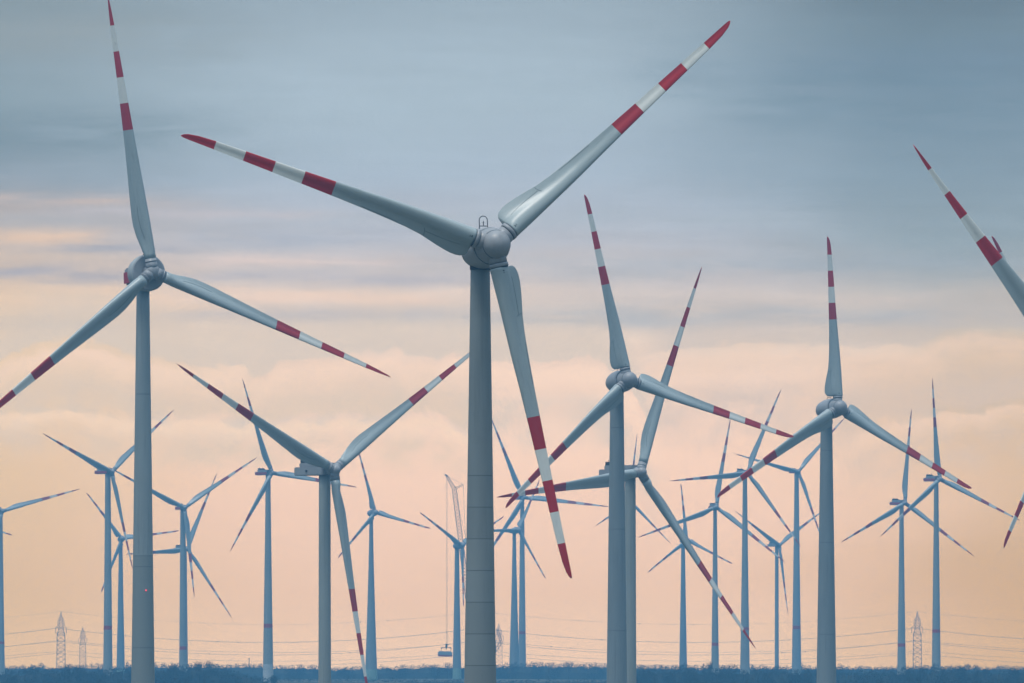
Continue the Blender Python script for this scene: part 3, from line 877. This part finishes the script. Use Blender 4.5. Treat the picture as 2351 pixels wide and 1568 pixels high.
# ------------------------------------------------------------------ woods, hedges and single trees
def leaf_cloud(m, c, rad, n, size, rnd, flat=0.35):
    """leaf clumps through an ellipsoid, denser at its skin"""
    for _ in range(n):
        while True:
            d = Vector((rnd.uniform(-1, 1), rnd.uniform(-1, 1), rnd.uniform(-1, 1)))
            if .05 < d.length < 1: break
        d = d.normalized() * (rnd.random() ** .4)
        p = Vector(c) + Vector((d.x * rad[0], d.y * rad[1], d.z * rad[2]))
        s = size * rnd.uniform(.5, 1.3)
        u = Vector((rnd.gauss(0, 1), rnd.gauss(0, 1), rnd.gauss(0, 1))).normalized(); v = u.orthogonal().normalized()
        w = u.cross(v)
        m.add([p - v * s, p + w * s * .6, p + v * s, p - w * s * .6], [[0, 1, 2, 3]], 0)


def twigs(m, x, y, z, h, n, rnd, spread):
    for _ in range(n):
        a = rnd.gauss(0, .35); x0 = x + rnd.uniform(-spread, spread)
        b = Vector((x0, y + rnd.uniform(-1, 1), z)); t = b + Vector((math.sin(a) * h, 0, math.cos(a) * h)) * rnd.uniform(.5, 1.0)
        m.add([b - Vector((.07, 0, 0)), b + Vector((.07, 0, 0)), t], [[0, 1, 2]], 0)
        for _k in range(2):
            q = b.lerp(t, rnd.uniform(.4, .8)); a2 = a + rnd.uniform(-.9, .9); e = q + Vector((math.sin(a2), 0, math.cos(a2))) * h * .35
            m.add([q - Vector((.05, 0, 0)), q + Vector((.05, 0, 0)), e], [[0, 1, 2]], 0)


def wood(name, label, D, depth, tops, x0, x1, seed, size, density, wild, mat):
    rnd = random.Random(seed); m = MB()
    px_per_m = F / D
    x = x0
    # dense inner mass
    n = int((x1 - x0) / 4)
    rows = []
    for i in range(n + 1):
        px = x0 + (x1 - x0) * i / n
        ty = interp(tops, px)[0]
        p = P(px, ty, D); g = ground_z(p.x, D)
        hgt = (p.z - g) * (.72 + .13 * noise.noise(Vector((px * .05, seed, 0))) + .12 * noise.noise(Vector((px * .21, seed, 3))))
        rows.append([(p.x, D - depth * .3, g - .5), (p.x, D - depth * .22, g + hgt * .55), (p.x, D, g + hgt), (p.x, D + depth * .4, g + hgt * .7), (p.x, D + depth * .5, g - .5)])
    vs = [v for r in rows for v in r]
    m.add(vs, [[i * 5 + j, i * 5 + j + 1, (i + 1) * 5 + j + 1, (i + 1) * 5 + j] for i in range(n) for j in range(4)], 0)
    while x < x1:
        w = rnd.uniform(3.0, 6.5) * (1.25 if rnd.random() < .15 else 1)
        ty = interp(tops, x)[0]
        dy = rnd.uniform(-.5, .5) * depth * .7
        g = ground_z((x - CX) / F * D, D + dy)
        top = (HY - ty) / px_per_m + rnd.gauss(-.1, wild)
        h = max(2.0, top - g)
        c = ((x - CX) / F * D, D + dy, g + h * .55)
        leaf_cloud(m, c, (w * .55, w * .6, h * .46), int(density * w * h), size, rnd)
        if rnd.random() < .6:
            leaf_cloud(m, (c[0] + rnd.uniform(-w, w) * .4, c[1] - depth * .3, g + h * .3), (w * .6, 1.5, h * .32), int(density * w * h * .4), size, rnd)
        if rnd.random() < .35: twigs(m, c[0], c[1], g + h * .88, rnd.uniform(1.2, 2.4), 5, rnd, w * .4)
        x += w * rnd.uniform(.40, .8) * px_per_m
    o = m.build(name, mat)
    tag(o, label, 'wood', kind='stuff')
    return o


wood('far_wood', 'long blue wood along the horizon behind the turbine feet', 6990, 26,
     [(-300, 1528), (500, 1522), (610, 1522), (640, 1526), (700, 1525), (760, 1530), (850, 1529), (960, 1526), (1000, 1524), (1150, 1524), (1190, 1520), (1400, 1522), (1480, 1526), (2700, 1530)],
     -250, 2600, 3, .32, 11, .5, M['leaf_far'])
wood('near_wood', 'rounded blue wood at the lower left that hides the feet of the ringed towers', 4980, 22,
     [(-300, 1537), (0, 1537), (50, 1534), (100, 1533), (140, 1528), (190, 1529.5), (235, 1532), (250, 1536.5), (268, 1528), (300, 1528), (350, 1531), (370, 1528), (390, 1523), (400, 1527), (450, 1521), (480, 1523), (520, 1530), (560, 1545), (600, 1556), (620, 1564)],
     -250, 620, 5, .30, 13, .7, M['leaf'])
wood('right_wood', 'long blue wood at the lower right that hides the feet of the far towers', 4900, 22,
     [(1400, 1560), (1460, 1530), (1490, 1528), (1560, 1526), (1600, 1528), (1700, 1530), (1850, 1531), (1930, 1534), (2040, 1534), (2062, 1533), (2090, 1531), (2160, 1528.5), (2200, 1528), (2240, 1527), (2270, 1532), (2300, 1534), (2340, 1529), (2700, 1530)],
     1420, 2600, 8, .30, 13, .7, M['leaf'])
wood('hedge_left', 'dark hedge along the bottom left corner', 4250, 12,
     [(-300, 1556), (40, 1553), (90, 1560), (200, 1562), (330, 1560), (380, 1554), (420, 1552), (470, 1560), (540, 1566), (700, 1572)],
     -250, 640, 11, .30, 10, .8, M['leaf'])
wood('hedge_right', 'dark hedge along the bottom right corner', 4250, 12,
     [(1440, 1568), (1560, 1560), (1620, 1553), (1680, 1562), (1780, 1556), (1830, 1552), (1880, 1564), (2000, 1566), (2060, 1556), (2130, 1552), (2250, 1551), (2330, 1550), (2700, 1550)],
     1450, 2600, 13, .30, 10, .8, M['leaf'])
wood('hedge_middle', 'low dark scrub along the bottom edge between the towers', 5400, 8,
     [(600, 1566), (700, 1565), (900, 1567), (1000, 1565), (1200, 1566), (1350, 1565), (1450, 1567), (1500, 1568)],
     600, 1500, 17, .30, 5, .3, M['leaf'])


def tree(px, top, D, w, label, kind='round', seed=0, name='tree'):
    rnd = random.Random(seed * 7 + 1)
    p = P(px, top, D); g = ground_z(p.x, D); h = p.z - g
    root = empty(name, (p.x, D, g)); tag(root, label, 'tree' if name == 'tree' else 'bush', 'single trees rising from the woods')
    m = MB(); m.path([(0, 0, -.3), (.1, 0, h * .3), (-.1, 0, h * .6), (0, 0, h * .85)], [.24, .19, .12, .04], 7)
    for k in range(7):
        a = rnd.uniform(0, 6.28); z = h * rnd.uniform(.3, .7)
        m.tube((0, 0, z), (math.cos(a) * w * .38, math.sin(a) * w * .38, z + h * .2), .07, .02, 5)
    m.build('trunk', M['bark'], root)
    m = MB()
    for k in range(10):
        a = rnd.uniform(0, 6.28); q = rnd.uniform(0, .33) * w
        zc = h * rnd.uniform(.42, .80); rr = w * rnd.uniform(.18, .30)
        leaf_cloud(m, (math.cos(a) * q, math.sin(a) * q, zc), (rr, rr, min(rr, h - zc) * .95), 70 if kind == 'round' else 26, .34 if kind == 'round' else .26, rnd)
    twigs(m, 0, 0, h * .72, h * .28, 16 if kind == 'round' else 30, rnd, w * .3)
    m.build('crown', M['leaf'], root)


TREES = [
    (151, 1523, 4950, 5.5, 'rounded tree in front of the foot of the tall left pylon', 'round'),
    (180, 1527, 4940, 4.5, 'small round tree in front of the foot of the smaller left pylon', 'round'),
    (62, 1531, 4960, 5.0, 'loose tree near the left edge, lowest of the left tree tops', 'bare'),
    (395, 1520, 4960, 6.0, 'broad bushy tree right of the disc hub tower', 'round'),
    (455, 1514, 4970, 5.0, 'tallest bare branched tree right of the ringed tower at the left', 'bare'),
    (480, 1513.5, 4985, 4.5, 'bare twiggy tree farthest right of the left wood', 'bare'),
    (628, 1548, 4950, 5.5, 'dark round bush in front of the pale tower foot', 'round'),
    (1028, 1519, 6960, 6.0, 'bare spreading tree below the hanging machine housing', 'bare'),
    (1306, 1516, 6960, 7.0, 'bare tree highest on the horizon between two large towers', 'bare'),
    (1631, 1516, 4890, 3.0, 'thin upright bare tree left of the ring close to the ground', 'bare'),
    (1590, 1552, 4260, 6.0, 'dark round bush low in the right hand hedge', 'round'),
    (2117, 1525, 4880, 5.0, 'open round tree right of the right hand pylon', 'bare'),
    (2205, 1523, 4890, 7.0, 'broad tree on the right skyline with several tops', 'round'),
    (2266, 1531, 4870, 6.0, 'rounded open tree in a dip of the right skyline', 'bare'),
    (2330, 1527, 4890, 6.5, 'bushy tree at the right edge of the skyline', 'round'),
]
for i, (px, top, D, w, lab, kd) in enumerate(TREES): tree(px, top, D, w, lab, kd, i, 'bush' if ' bush ' in lab else 'tree')

o = P(572, 1512.5, 7000); g = ground_z(o.x, 7000)
pr = empty('pole', (o.x, 7000, g)); tag(pr, 'thin dark post standing above the far wood left of the pale footed tower', 'pole')
m = MB(); m.tube((0, 0, -.3), (0, 0, o.z - g), .28, .2, 8); m.build('shaft', M['dark'], pr)
m = MB(); m.box((0, 0, o.z - g + .1), (1.2, .4, .4), bevel=.08); m.build('head', M['dark'], pr)

# ------------------------------------------------------------------ air
def build_haze():
    x0, x1, y0, y1, z0, z1 = -1600, 1600, -350, BOX_FAR, -34, BOX_TOP
    vs = [(x0, y0, z0), (x1, y0, z0), (x1, y1, z0), (x0, y1, z0), (x0, y0, z1), (x1, y0, z1), (x1, y1, z1), (x0, y1, z1)]
    m = MB(); m.add(vs, [[3, 2, 1, 0], [4, 5, 6, 7], [0, 1, 5, 4], [1, 2, 6, 5], [2, 3, 7, 6], [3, 0, 4, 7]])
    mt = bpy.data.materials.new('haze'); mt.use_nodes = True
    nt = mt.node_tree; nt.nodes.clear()
    out = nt.nodes.new('ShaderNodeOutputMaterial'); v = nt.nodes.new('ShaderNodeVolumePrincipled')
    v.inputs['Color'].default_value = HAZE_COLOR
    v.inputs['Density'].default_value = HAZE_DENSITY
    v.inputs['Anisotropy'].default_value = 0.0
    nt.links.new(v.outputs[0], out.inputs['Volume'])
    o = m.build('haze', mt); tag(o, None, None, kind='stuff')


build_haze()
